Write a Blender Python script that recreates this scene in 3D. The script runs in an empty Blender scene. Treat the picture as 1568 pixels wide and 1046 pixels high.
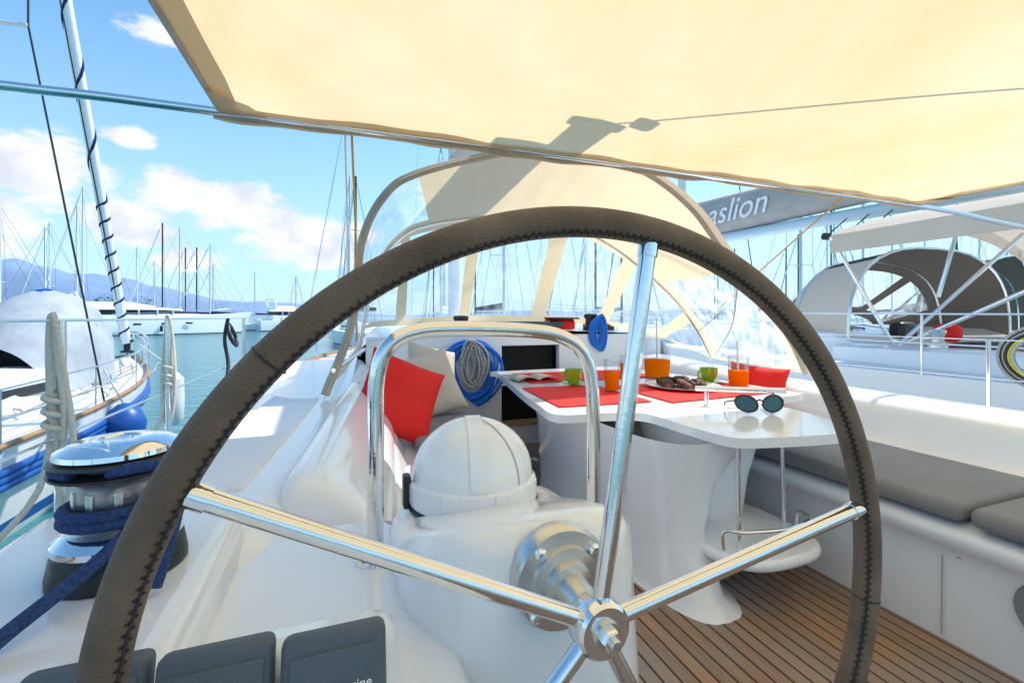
import bpy, math, random
from mathutils import Vector, Matrix
random.seed(7)
S=bpy.context.scene
R=math.radians
# ------------------------------------------------------------ materials
def M(name,col,rough=.5,metal=0,bump=0,bs=60,var=0,vs=4,coat=0,trans=0,sheen=0):
    m=bpy.data.materials.new(name); m.use_nodes=True
    nt=m.node_tree; n=nt.nodes; l=nt.links; b=n['Principled BSDF']
    b.inputs['Base Color'].default_value=(*col,1); b.inputs['Roughness'].default_value=rough
    b.inputs['Metallic'].default_value=metal; b.inputs['Coat Weight'].default_value=coat
    b.inputs['Transmission Weight'].default_value=trans
    tc=n.new('ShaderNodeTexCoord')
    if var:
        nz=n.new('ShaderNodeTexNoise'); nz.inputs['Scale'].default_value=vs; nz.inputs['Detail'].default_value=6
        l.new(tc.outputs['Object'],nz.inputs['Vector'])
        mr=n.new('ShaderNodeMapRange'); mr.inputs[1].default_value=.3; mr.inputs[2].default_value=.7
        mr.inputs[3].default_value=1-var; mr.inputs[4].default_value=1+var*.3
        l.new(nz.outputs['Fac'],mr.inputs[0])
        mx=n.new('ShaderNodeVectorMath'); mx.operation='SCALE'; mx.inputs[0].default_value=col
        l.new(mr.outputs[0],mx.inputs['Scale']); l.new(mx.outputs[0],b.inputs['Base Color'])
    if bump:
        nb=n.new('ShaderNodeTexNoise'); nb.inputs['Scale'].default_value=bs; nb.inputs['Detail'].default_value=4
        l.new(tc.outputs['Object'],nb.inputs['Vector'])
        bp=n.new('ShaderNodeBump'); bp.inputs['Strength'].default_value=bump; bp.inputs['Distance'].default_value=.01
        l.new(nb.outputs['Fac'],bp.inputs['Height']); l.new(bp.outputs[0],b.inputs['Normal'])
    return m
def fabric(name,col,tr=.7,var=.1,vs=1.5,bump=.4):
    m=bpy.data.materials.new(name); m.use_nodes=True; nt=m.node_tree; n=nt.nodes; l=nt.links
    n.remove(n['Principled BSDF']); o=n['Material Output']
    d=n.new('ShaderNodeBsdfDiffuse'); t=n.new('ShaderNodeBsdfTranslucent'); mx=n.new('ShaderNodeMixShader')
    mx.inputs[0].default_value=tr
    tc=n.new('ShaderNodeTexCoord')
    nz=n.new('ShaderNodeTexNoise'); nz.inputs['Scale'].default_value=vs; nz.inputs['Detail'].default_value=9; nz.inputs['Roughness'].default_value=.7; nz.inputs['Distortion'].default_value=.6
    l.new(tc.outputs['Object'],nz.inputs['Vector'])
    mr=n.new('ShaderNodeMapRange'); mr.inputs[1].default_value=.3; mr.inputs[2].default_value=.62; l.new(nz.outputs['Fac'],mr.inputs[0])
    c=n.new('ShaderNodeMix'); c.data_type='RGBA'; l.new(mr.outputs[0],c.inputs[0])
    c.inputs[6].default_value=(col[0]*(1-var*.5),col[1]*(1-var),col[2]*(1-var*2),1); c.inputs[7].default_value=(*col,1)
    l.new(c.outputs[2],d.inputs[0]); l.new(c.outputs[2],t.inputs[0])
    n2=n.new('ShaderNodeTexNoise'); n2.inputs['Scale'].default_value=2.3; n2.inputs['Detail'].default_value=3; l.new(tc.outputs['Object'],n2.inputs['Vector'])
    bp=n.new('ShaderNodeBump'); bp.inputs['Strength'].default_value=bump; bp.inputs['Distance'].default_value=.05
    l.new(n2.outputs['Fac'],bp.inputs['Height']); l.new(bp.outputs[0],d.inputs['Normal']); l.new(bp.outputs[0],t.inputs['Normal'])
    l.new(d.outputs[0],mx.inputs[1]); l.new(t.outputs[0],mx.inputs[2]); l.new(mx.outputs[0],o.inputs[0]); return m
def vinyl(name,tint=(.95,.98,1),haze=.12,gl=.10,white_=.9):
    m=bpy.data.materials.new(name); m.use_nodes=True; nt=m.node_tree; n=nt.nodes; l=nt.links
    n.remove(n['Principled BSDF']); o=n['Material Output']
    t=n.new('ShaderNodeBsdfTransparent'); t.inputs[0].default_value=(*tint,1)
    g=n.new('ShaderNodeBsdfGlossy'); g.inputs['Roughness'].default_value=.12
    d=n.new('ShaderNodeBsdfTranslucent'); d.inputs[0].default_value=(white_,white_,white_,1)
    tc=n.new('ShaderNodeTexCoord'); mp=n.new('ShaderNodeMapping'); mp.inputs['Scale'].default_value=(9,9,1.2)
    nz=n.new('ShaderNodeTexNoise'); nz.inputs['Scale'].default_value=1.5; nz.inputs['Detail'].default_value=5
    l.new(tc.outputs['Object'],mp.inputs[0]); l.new(mp.outputs[0],nz.inputs['Vector'])
    bp=n.new('ShaderNodeBump'); bp.inputs['Strength'].default_value=.2; bp.inputs['Distance'].default_value=.01
    l.new(nz.outputs['Fac'],bp.inputs['Height']); l.new(bp.outputs[0],g.inputs['Normal'])
    mr=n.new('ShaderNodeMapRange'); mr.inputs[1].default_value=.4; mr.inputs[2].default_value=.75; mr.inputs[3].default_value=haze*.5; mr.inputs[4].default_value=haze*3
    l.new(nz.outputs['Fac'],mr.inputs[0])
    m1=n.new('ShaderNodeMixShader'); l.new(mr.outputs[0],m1.inputs[0]); l.new(t.outputs[0],m1.inputs[1]); l.new(d.outputs[0],m1.inputs[2])
    m2=n.new('ShaderNodeMixShader'); m2.inputs[0].default_value=gl; l.new(m1.outputs[0],m2.inputs[1]); l.new(g.outputs[0],m2.inputs[2])
    l.new(m2.outputs[0],o.inputs[0]); return m
gel=M('gelcoat',(.89,.91,.94),.16,var=.05,vs=2,coat=.4)
gel2=M('gelcoat_nonskid',(.84,.86,.88),.5,bump=.35,bs=300,var=.06)
gelo=M('gelcoat_old',(.80,.80,.78),.35,var=.12)
steel=M('stainless',(.80,.80,.80),.09,1,bump=.03,bs=90)
chrome=M('chrome',(.85,.85,.86),.05,1,bump=.02,bs=60)
alu=M('brushed_aluminium',(.66,.66,.64),.3,1,bump=.05,bs=200)
leather=M('leather',(.225,.155,.11),.58,bump=.7,bs=420,var=.45,vs=11)
black=M('black_plastic',(.015,.015,.017),.4)
dark=M('interior_shade',(.012,.011,.01),.8)
grey=M('cushion_grey',(.25,.25,.255),.85,bump=.3,bs=350,var=.12)
cover=M('grey_cover',(.11,.135,.165),.6,bump=.15,bs=200,var=.25)
tarp=M('grey_tarp',(.42,.46,.50),.7,bump=.5,bs=5,var=.2)
redc=M('red_cloth',(.86,.014,.008),.75,bump=.35,bs=25,var=.12)
beigec=M('beige_cloth',(.66,.57,.46),.85,bump=.35,bs=25,var=.1)
white=M('white_paint',(.92,.93,.94),.3)
whitep=M('painted_mast',(.78,.79,.80),.3,var=.05)
blue=M('blue_stripe',(.01,.09,.35),.4)
navy=M('navy_cloth',(.012,.025,.09),.8,var=.2)
ochre=M('ochre_rope',(.66,.36,.09),.8)
creamr=M('cream_rope',(.74,.69,.58),.85,bump=.8,bs=180)
green=M('green_glaze',(.30,.46,.01),.2,coat=.5)
brownf=M('pastry',(.12,.035,.014),.6,bump=1,bs=60,var=.5,vs=30)
page=M('paper',(.70,.60,.48),.7,var=.5,vs=14)
lens=M('sunglass_lens',(.01,.06,.06),.06,coat=1)
teaks=M('teak_trim',(.40,.22,.11),.55,var=.3,vs=12)
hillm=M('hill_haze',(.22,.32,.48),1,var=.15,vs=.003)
treem=M('shore_foliage',(.06,.095,.04),.9,var=.5,vs=.3)
stone=M('breakwater',(.33,.31,.28),.95,var=.3,vs=.6)
seamg=M('seam_grey',(.40,.41,.42),.5)
canvas=fabric('cream_canvas',(.94,.74,.455),.62,.14,vs=1.0)
canvas2=fabric('cream_canvas_hood',(.88,.74,.50),.5,.08)
bandf=fabric('canvas_band',(.66,.55,.40),.35,.1)
greyfab=fabric('taupe_canvas',(.78,.67,.56),.25,.06)
darkfab=fabric('dark_canvas_hood_shade',(.13,.11,.095),.12,.05)
orange=fabric('orange_juice',(1,.27,.004),.45,.0,bump=0)
trimf=M('canvas_trim',(.50,.44,.35),.9,bump=.3,bs=200,var=.2,vs=9)
clear=vinyl('clear_vinyl',haze=.10,gl=.07)
clears=vinyl('clear_vinyl_aged',haze=.26,gl=.10)
def glassm():
    m=bpy.data.materials.new('drinking_glass'); m.use_nodes=True; nt=m.node_tree; n=nt.nodes; l=nt.links
    n.remove(n['Principled BSDF']); o=n['Material Output']
    t=n.new('ShaderNodeBsdfTransparent'); t.inputs[0].default_value=(.95,.97,.98,1); g=n.new('ShaderNodeBsdfGlossy'); g.inputs['Roughness'].default_value=.03
    f=n.new('ShaderNodeLayerWeight'); f.inputs[0].default_value=.3; x=n.new('ShaderNodeMixShader')
    q=n.new('ShaderNodeMath'); q.operation='MULTIPLY_ADD'; q.inputs[1].default_value=.42; q.inputs[2].default_value=.02; l.new(f.outputs['Facing'],q.inputs[0])
    l.new(q.outputs[0],x.inputs[0]); l.new(t.outputs[0],x.inputs[1]); l.new(g.outputs[0],x.inputs[2]); l.new(x.outputs[0],o.inputs[0]); return m
glass=glassm()
def ropem(name,c1,c2,sc=55):
    m=M(name,c1,.85); nt=m.node_tree; n=nt.nodes; l=nt.links; b=n['Principled BSDF']
    tc=n.new('ShaderNodeTexCoord'); v=n.new('ShaderNodeTexVoronoi'); v.inputs['Scale'].default_value=sc*3
    l.new(tc.outputs['Object'],v.inputs['Vector'])
    c=n.new('ShaderNodeMix'); c.data_type='RGBA'; c.inputs[6].default_value=(*c1,1); c.inputs[7].default_value=(*c2,1)
    l.new(v.outputs['Distance'],c.inputs[0]); l.new(c.outputs[2],b.inputs['Base Color'])
    bp=n.new('ShaderNodeBump'); bp.inputs['Strength'].default_value=.8; bp.inputs['Distance'].default_value=.003
    l.new(v.outputs['Distance'],bp.inputs['Height']); l.new(bp.outputs[0],b.inputs['Normal']); return m
navyrope=ropem('navy_rope',(.008,.022,.09),(.03,.08,.25)); bluerope=ropem('blue_rope',(.01,.13,.60),(.02,.22,.8)); greyrope=ropem('grey_rope',(.62,.63,.62),(.15,.15,.15),30)
def teakm():
    m=M('teak_deck',(.3,.2,.12),.6); nt=m.node_tree; n=nt.nodes; l=nt.links; b=n['Principled BSDF']
    tc=n.new('ShaderNodeTexCoord'); sp=n.new('ShaderNodeSeparateXYZ'); l.new(tc.outputs['Object'],sp.inputs[0])
    def mth(op,a,bv=None,):
        k=n.new('ShaderNodeMath'); k.operation=op
        for i,q in enumerate((a,bv)):
            if q is None: continue
            if isinstance(q,(int,float)): k.inputs[i].default_value=q
            else: l.new(q,k.inputs[i])
        return k.outputs[0]
    u=mth('DIVIDE',sp.outputs[0],.056); fr=mth('FRACT',u); idx=mth('FLOOR',u)
    line=mth('LESS_THAN',fr,.13)
    wn=n.new('ShaderNodeTexWhiteNoise'); wn.noise_dimensions='1D'; l.new(idx,wn.inputs['W'])
    mp=n.new('ShaderNodeMapping'); mp.inputs['Scale'].default_value=(40,2.5,1); l.new(tc.outputs['Object'],mp.inputs[0])
    nz=n.new('ShaderNodeTexNoise'); nz.inputs['Scale'].default_value=2; nz.inputs['Detail'].default_value=8; l.new(mp.outputs[0],nz.inputs['Vector'])
    n3=n.new('ShaderNodeTexNoise'); n3.inputs['Scale'].default_value=2.2; n3.inputs['Detail'].default_value=4; l.new(tc.outputs['Object'],n3.inputs['Vector'])
    f=mth('ADD',mth('MULTIPLY',wn.outputs[0],.35),mth('MULTIPLY',nz.outputs[0],.8))
    c=n.new('ShaderNodeMix'); c.data_type='RGBA'; l.new(f,c.inputs[0]); c.inputs[6].default_value=(.15,.08,.04,1); c.inputs[7].default_value=(.52,.31,.17,1)
    c3=n.new('ShaderNodeMix'); c3.data_type='RGBA'; mr=n.new('ShaderNodeMapRange'); mr.inputs[1].default_value=.36; mr.inputs[2].default_value=.62; mr.inputs[4].default_value=.85
    l.new(n3.outputs[0],mr.inputs[0]); l.new(mr.outputs[0],c3.inputs[0]); l.new(c.outputs[2],c3.inputs[6]); c3.inputs[7].default_value=(.29,.27,.26,1)
    c2=n.new('ShaderNodeMix'); c2.data_type='RGBA'; l.new(line,c2.inputs[0]); l.new(c3.outputs[2],c2.inputs[6]); c2.inputs[7].default_value=(.012,.012,.014,1)
    l.new(c2.outputs[2],b.inputs['Base Color'])
    bp=n.new('ShaderNodeBump'); bp.inputs['Strength'].default_value=.5; bp.inputs['Distance'].default_value=.003; bp.invert=True
    l.new(line,bp.inputs['Height']); l.new(bp.outputs[0],b.inputs['Normal']); return m
teak=teakm()
def waterm():
    m=M('sea_water',(.03,.19,.22),.07); nt=m.node_tree; n=nt.nodes; l=nt.links; b=n['Principled BSDF']
    tc=n.new('ShaderNodeTexCoord'); nz=n.new('ShaderNodeTexNoise'); nz.inputs['Scale'].default_value=1.6; nz.inputs['Detail'].default_value=6
    mp=n.new('ShaderNodeMapping'); mp.inputs['Scale'].default_value=(1,2.2,1); l.new(tc.outputs['Object'],mp.inputs[0]); l.new(mp.outputs[0],nz.inputs['Vector'])
    bp=n.new('ShaderNodeBump'); bp.inputs['Strength'].default_value=.9; bp.inputs['Distance'].default_value=.16
    l.new(nz.outputs[0],bp.inputs['Height']); l.new(bp.outputs[0],b.inputs['Normal']); return m
water=waterm()
# ------------------------------------------------------------ builders
def root(name):
    e=bpy.data.objects.new(name,None); S.collection.objects.link(e); e.empty_display_size=.1; return e
def add(name,data,parent):
    o=bpy.data.objects.new(name,data); S.collection.objects.link(o)
    if parent: o.parent=parent
    return o
def mesh(name,v,f,mat,parent=None,smooth=True,sub=0,bevel=0,solid=0,angle=None,fm=None):
    me=bpy.data.meshes.new(name); me.from_pydata([tuple(p) for p in v],[],f)
    mats=mat if isinstance(mat,list) else [mat]
    for q in mats: me.materials.append(q)
    if fm:
        for i,p in enumerate(me.polygons): p.material_index=fm[i]
    import bmesh
    bm=bmesh.new(); bm.from_mesh(me); bmesh.ops.remove_doubles(bm,verts=bm.verts,dist=1e-6); bmesh.ops.recalc_face_normals(bm,faces=bm.faces); bm.to_mesh(me); bm.free()
    for p in me.polygons: p.use_smooth=smooth
    if angle: 
        try: me.set_sharp_from_angle(angle=R(angle))
        except Exception: pass
    o=add(name,me,parent)
    if solid: k=o.modifiers.new('s','SOLIDIFY'); k.thickness=solid; k.offset=0
    if bevel: k=o.modifiers.new('b','BEVEL'); k.width=bevel; k.segments=3; k.limit_method='ANGLE'; k.angle_limit=R(40)
    if sub: k=o.modifiers.new('u','SUBSURF'); k.levels=sub; k.render_levels=sub
    return o
def loft(name,rows,mat,parent=None,cyc=False,caps=False,**k):
    n=len(rows[0]); v=[p for r in rows for p in r]; f=[]
    for i in range(len(rows)-1):
        for j in range(n if cyc else n-1):
            a=i*n+j; b=i*n+(j+1)%n; f.append((a,b,b+n,a+n))
    if caps: f.append(tuple(range(n))); f.append(tuple(range((len(rows)-1)*n,len(rows)*n)))
    return mesh(name,v,f,mat,parent,**k)
def tube(name,pts,r,mat,parent=None,cyc=False,sm=0,res=5):
    pts=[Vector(p) for p in pts]
    if sm: pts=cr(pts,sm,cyc)
    c=bpy.data.curves.new(name,'CURVE'); c.dimensions='3D'; c.bevel_depth=r; c.bevel_resolution=res; c.use_fill_caps=True
    s=c.splines.new('POLY'); s.points.add(len(pts)-1)
    for i,p in enumerate(pts): s.points[i].co=(*p,1)
    s.use_cyclic_u=cyc; c.materials.append(mat); s.use_smooth=True
    return add(name,c,parent)
def multi(name,lines,r,mat,parent=None,res=2):
    c=bpy.data.curves.new(name,'CURVE'); c.dimensions='3D'; c.bevel_depth=r; c.bevel_resolution=res; c.use_fill_caps=True
    for pts in lines:
        s=c.splines.new('POLY'); s.points.add(len(pts)-1)
        for i,p in enumerate(pts): s.points[i].co=(*p,1)
    c.materials.append(mat); return add(name,c,parent)
def cr(p,n,cyc=False):
    out=[]; N=len(p); m=N if cyc else N-1
    for i in range(m):
        if cyc: a,b,c,d=p[(i-1)%N],p[i],p[(i+1)%N],p[(i+2)%N]
        else: a,b,c,d=p[max(i-1,0)],p[i],p[i+1],p[min(i+2,N-1)]
        for k in range(n):
            t=k/n; out.append(.5*((2*b)+(-a+c)*t+(2*a-5*b+4*c-d)*t*t+(-a+3*b-3*c+d)*t**3))
    if not cyc: out.append(p[-1].copy())
    return out
def lathe(name,prof,loc,mat,parent=None,axis='Z',seg=48,angle=35,rot=None,**k):
    rows=[[(r*math.cos(2*math.pi*j/seg),r*math.sin(2*math.pi*j/seg),z) for j in range(seg)] for r,z in prof]
    o=loft(name,rows,mat,parent,cyc=True,angle=angle,**k); o.location=loc
    if axis=='Y-': o.rotation_euler=(R(90),0,0)
    if axis=='X-': o.rotation_euler=(0,R(-90),0)
    if rot: o.rotation_euler=rot
    return o
def box(name,c,s,mat,parent=None,bevel=.01,rot=(0,0,0),sub=0):
    x,y,z=[q/2 for q in s]
    v=[(-x,-y,-z),(x,-y,-z),(x,y,-z),(-x,y,-z),(-x,-y,z),(x,-y,z),(x,y,z),(-x,y,z)]
    f=[(0,3,2,1),(4,5,6,7),(0,1,5,4),(1,2,6,5),(2,3,7,6),(3,0,4,7)]
    o=mesh(name,v,f,mat,parent,smooth=True,bevel=bevel,angle=35); o.location=c; o.rotation_euler=rot; return o
def prism(name,out,z0,z1,mat,parent=None,bevel=.012,**k):
    n=len(out); v=[(x,y,z0) for x,y in out]+[(x,y,z1) for x,y in out]
    f=[tuple(range(n-1,-1,-1)),tuple(range(n,2*n))]+[(i,(i+1)%n,(i+1)%n+n,i+n) for i in range(n)]
    return mesh(name,v,f,mat,parent,bevel=bevel,angle=40,**k)
def rnd(out,n=5,it=None):
    p=cr([Vector((x,y,0)) for x,y in out],n,True); return [(q.x,q.y) for q in p]
def selp(cx,cy,a,b,z,n=40,e=3.2,zf=None):
    o=[]
    for i in range(n):
        t=2*math.pi*i/n; c,s=math.cos(t),math.sin(t)
        x=cx+a*math.copysign(abs(c)**(2/e),c); y=cy+b*math.copysign(abs(s)**(2/e),s)
        o.append((x,y,z if zf is None else zf(x,y,z)))
    return o
# ------------------------------------------------------------ camera / light / sky
cam=bpy.data.cameras.new('camera'); co=add('camera',cam,None); co.location=(0,0,1.25); co.rotation_euler=(R(90),0,R(-20))
cam.lens=16; cam.sensor_width=36; cam.shift_y=-.0242; cam.clip_start=.01; cam.clip_end=20000; S.camera=co
AZ,EL=R(78),R(54)
sv=Vector((math.cos(EL)*math.sin(AZ),math.cos(EL)*math.cos(AZ),math.sin(EL)))
sl=bpy.data.lights.new('sun','SUN'); sl.energy=5; sl.angle=R(.5); sl.color=(1,.95,.87)
so=add('sun',sl,None); so.rotation_euler=sv.to_track_quat('Z','Y').to_euler(); so.location=(5,5,30)
W=bpy.data.worlds.new('World'); S.world=W; W.use_nodes=True; nt=W.node_tree; n=nt.nodes; l=nt.links
bg=n['Background']; bg.inputs[1].default_value=.15
sky=n.new('ShaderNodeTexSky'); sky.sky_type='NISHITA'; sky.sun_disc=False; sky.sun_elevation=EL; sky.sun_rotation=AZ; sky.dust_density=.5; sky.ozone_density=1.5
tc=n.new('ShaderNodeTexCoord')
def vm(op,a,b=None):
    k=n.new('ShaderNodeVectorMath'); k.operation=op
    for i,q in enumerate((a,b)):
        if q is None: continue
        if isinstance(q,tuple): k.inputs[i].default_value=q
        else: l.new(q,k.inputs[i])
    return k
def mm(op,a,b=None,c=None):
    k=n.new('ShaderNodeMath'); k.operation=op
    for i,q in enumerate((a,b,c)):
        if q is None: continue
        if isinstance(q,(int,float)): k.inputs[i].default_value=q
        else: l.new(q,k.inputs[i])
    return k.outputs[0]
D=tc.outputs['Generated']
bias=None
for c,r in [((-.10,.97,.165),.14),((-.19,.955,.20),.13),((-.27,.945,.215),.10),((-.03,.985,.125),.10),((-.43,.873,.225),.13),((-.52,.83,.13),.17),((-.26,.955,.10),.07),((-.33,.9,.29),.05),((-.28,.85,.44),.06),((-.35,.93,.15),.10),((.02,.99,.17),.07)]:
    d=vm('LENGTH',vm('MULTIPLY',vm('SUBTRACT',D,c).outputs[0],(1,1,1.9)).outputs[0]).outputs['Value']
    q=mm('MAXIMUM',mm('SUBTRACT',1,mm('DIVIDE',d,r)),0)
    bias=q if bias is None else mm('MAXIMUM',bias,q)
nz=n.new('ShaderNodeTexNoise'); nz.inputs['Scale'].default_value=12; nz.inputs['Detail'].default_value=13; nz.inputs['Roughness'].default_value=.68
l.new(vm('MULTIPLY',D,(1,1,2)).outputs[0],nz.inputs['Vector'])
val=mm('ADD',mm('MULTIPLY',bias,.75),mm('MULTIPLY',nz.outputs[0],1.5))
mr=n.new('ShaderNodeMapRange'); mr.interpolation_type='SMOOTHSTEP'; mr.inputs[1].default_value=.86; mr.inputs[2].default_value=1.18; mr.inputs[4].default_value=.95; l.new(val,mr.inputs[0])
sm_=n.new('ShaderNodeMapRange'); sm_.interpolation_type='SMOOTHSTEP'; sm_.inputs[1].default_value=.0; sm_.inputs[2].default_value=.3; l.new(bias,sm_.inputs[0])
cf=mm('MULTIPLY',mr.outputs[0],sm_.outputs[0])
n2=n.new('ShaderNodeTexNoise'); n2.inputs['Scale'].default_value=16; n2.inputs['Detail'].default_value=6; l.new(vm('ADD',D,(.0,.0,.03)).outputs[0],n2.inputs['Vector'])
m3=n.new('ShaderNodeMapRange'); m3.inputs[1].default_value=.35; m3.inputs[2].default_value=.6; l.new(n2.outputs[0],m3.inputs[0])
cc=n.new('ShaderNodeMix'); cc.data_type='RGBA'; l.new(m3.outputs[0],cc.inputs[0]); cc.inputs[6].default_value=(5.3,5.7,6.4,1); cc.inputs[7].default_value=(7.6,7.4,7.1,1)
tint=n.new('ShaderNodeMix'); tint.data_type='RGBA'; tint.blend_type='MULTIPLY'; tint.inputs[0].default_value=1; l.new(sky.outputs[0],tint.inputs[6]); tint.inputs[7].default_value=(1.25,1.72,1.78,1)
sz=n.new('ShaderNodeSeparateXYZ'); l.new(D,sz.inputs[0])
hz=n.new('ShaderNodeMapRange'); hz.interpolation_type='SMOOTHSTEP'; hz.inputs[1].default_value=-.05; hz.inputs[2].default_value=.5; hz.inputs[3].default_value=.85; hz.inputs[4].default_value=0; l.new(sz.outputs[2],hz.inputs[0])
hm=n.new('ShaderNodeMix'); hm.data_type='RGBA'; l.new(hz.outputs[0],hm.inputs[0]); l.new(tint.outputs[2],hm.inputs[6]); hm.inputs[7].default_value=(3.9,5.5,6.5,1)
mx=n.new('ShaderNodeMix'); mx.data_type='RGBA'; l.new(cf,mx.inputs[0]); l.new(hm.outputs[2],mx.inputs[6]); l.new(cc.outputs[2],mx.inputs[7])
l.new(mx.outputs[2],bg.inputs[0])
S.view_settings.view_transform='Standard'; S.view_settings.look='None'; S.view_settings.exposure=0
# ------------------------------------------------------------ sea, hills, shore
SEA=-1.1
mesh('sea_water',[(-9000,-3000,SEA),(9000,-3000,SEA),(9000,9000,SEA),(-9000,9000,SEA)],[(0,1,2,3)],water)
def ridge(name,x0,x1,y,hf,mat,n=160,dep=900):
    rows=[]
    for k,(dy,q) in enumerate([(0,0),(dep*.25,.45),(dep*.5,.8),(dep*.8,1),(dep*1.1,0)]):
        rows.append([(x0+(x1-x0)*i/n,y+dy+40*math.sin(i*.23+k),SEA-1+q*hf(i/n)*(1+.035*math.sin(i*.41+k*1.7)+.02*math.sin(i*.97+k))) for i in range(n+1)])
    return loft(name,rows,mat)
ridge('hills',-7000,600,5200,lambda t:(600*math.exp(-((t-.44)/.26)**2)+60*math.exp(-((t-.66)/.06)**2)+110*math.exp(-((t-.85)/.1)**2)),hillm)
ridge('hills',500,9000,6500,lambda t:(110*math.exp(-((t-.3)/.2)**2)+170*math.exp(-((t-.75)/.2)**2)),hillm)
rows=[]
for dy,z in [(0,-.3),(2,1.0),(6,1.2),(9,-.3)]:
    rows.append([(-200+i*4,140+dy+random.uniform(-.6,.6)+i*.2,SEA+z+random.uniform(-.15,.15)) for i in range(81)])
loft('breakwater',rows,stone,smooth=False)
v=[];f=[]
for t in range(22):
    cx=-104+t*2.6+random.uniform(-1,1); cy=151+random.uniform(-2,3); h=random.uniform(4,8.5)
    for k in range(190):
        a=random.uniform(0,6.28); q=random.random()**.5; rr=q*2.6; zz=SEA+1+h*random.uniform(.2,1)*(1-.3*q)
        p=Vector((cx+rr*math.cos(a),cy+rr*math.sin(a),zz)); s=.38
        b=len(v)
        for _ in range(3): v.append(p+Vector((random.uniform(-s,s),random.uniform(-s,s),random.uniform(-s,s))))
        f.append((b,b+1,b+2))
mesh('shore_trees',v,f,treem,smooth=False)
# ------------------------------------------------------------ generic sailboat
def hullrows(L,B,F,n=22):
    rows=[]
    for i in range(n+1):
        t=i/n
        w=B/2*(.78+.22*math.sin(math.pi/2*t/.4)) if t<.4 else B/2*max(.0,1-((t-.4)/.6)**2.3)
        w=max(w,.02); g=F*(1+.3*t*t); rake=lambda zz:(L*.05)*(zz/g-1)*(t**4)
        half=[(w*.45,-.35),(w*.88,-.02),(w*.91,.1),(w*.93,.24),(w*.98,g*.6),(w,g-.02)]
        row=[(-x,L*t+rake(z),z) for x,z in reversed(half)]+[(x,L*t+rake(z),z) for x,z in half]
        rows.append(row)
    return rows
def sailboat(x,y,hd,L=12,B=3.9,F=1.1,H=16,col=None,jib=True,bag=navy,det=False,stripe=blue,name='moored_sailboat',cab=True,boom=True,mf=.56):
    e=root(name); e.location=(x,y,SEA); e.rotation_euler=(0,0,R(hd))
    rows=hullrows(L,B,F); nn=len(rows[0])
    fm=[]
    for i in range(len(rows)-1):
        for j in range(nn-1): fm.append(1 if j in(2,8) else 0)
    fm.append(0); v=[p for r in rows for p in r]; f=[]
    for i in range(len(rows)-1):
        for j in range(nn-1): a=i*nn+j; f.append((a,a+1,a+1+nn,a+nn))
    f.append(tuple(range(nn)))
    mesh('hull',v,f,[col or white,stripe],e,fm=fm,angle=40)
    dk=[[r[0],((r[0][0]*.5),r[0][1],r[0][2]+.05),((r[-1][0]*.5),r[-1][1],r[-1][2]+.05),r[-1]] for r in rows]
    loft('deck',dk,gel2,e,angle=40)
    if cab:
        cr_=[]
        for t,s,h in [(.36,.62,.02),(.365,.60,.42),(.5,.62,.48),(.62,.52,.42),(.72,.34,.22),(.76,.25,.02)]:
            w=B/2*s; z=F*(1+.3*t*t)+.04
            cr_.append([(-w,L*t,z),(-w*.9,L*t,z+h*.9),(-w*.4,L*t,z+h),(w*.4,L*t,z+h),(w*.9,L*t,z+h*.9),(w,L*t,z)])
        loft('cabin_trunk',cr_,white,e,angle=50)
        for sx in(-1,1):
            box('window',(sx*B*.288,L*.5,F*1.08+.27),(.05,L*.16,.14),black,e,bevel=.02)
    my=L*mf; mz=F+.4
    tube('mast',[(0,my,mz),(0,my,H)],.10 if L>8 else .07,whitep if random.random()>.35 or det else black,e,res=3)
    lines=[]
    for zf in (.36,.64): 
        z=mz+(H-mz)*zf; lines.append([(-B*.24,my-.1,z),(0,my,z),(B*.24,my-.1,z)])
    multi('spreaders',lines,.03,whitep,e)
    lines=[[(0,L*.985,F*1.3),(0,my,H)],[(0,0.1,F),(0,my,H)]]
    for sx in(-1,1):
        sp1=(sx*B*.24,my-.1,mz+(H-mz)*.64); sp0=(sx*B*.24,my-.1,mz+(H-mz)*.36)
        lines+=[[(sx*B*.46,my-.2,F),sp0,sp1,(0,my,H)]]
    multi('rigging',lines,.013,black,e,res=1)
    if boom:
        tube('boom',[(0,my-.1,F+1.5),(0,L*.17,F+1.55)],.08,whitep,e,res=3)
        br=[]
        for t in range(9):
            q=t/8; yy=my-.15-(my-L*.18)*q; hh=.42-.2*q; zc=F+1.62
            br.append([(.13*math.cos(a)*(1-.3*q),yy,zc+hh*.5+hh*.5*math.sin(a)) for a in [k*math.pi/4 for k in range(8)]])
        loft('sail_cover',br,bag,e,cyc=True,caps=True)
    if jib:
        a=Vector((0,L*.985,F*1.3+.35)); b=Vector((0,my,H))
        pts=[a+(b-a)*k/8*.93 for k in range(9)]; tube('furled_jib',pts,.085,white,e,res=3)
    ls=[]; 
    for sx in(-1,1):
        top=[];mid=[]
        for i in range(2,21,3):
            r=rows[i][0 if sx<0 else -1]; ls.append([r,(r[0],r[1],r[2]+.62)]); top.append((r[0],r[1],r[2]+.62)); mid.append((r[0],r[1],r[2]+.32))
        r=rows[-1][-1]; top.append((0,L*1.0,r[2]+.66)); ls+= [top,mid]
    multi('guard_wires',ls,.012 if det else .02,steel,e,res=1)
    return e
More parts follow.
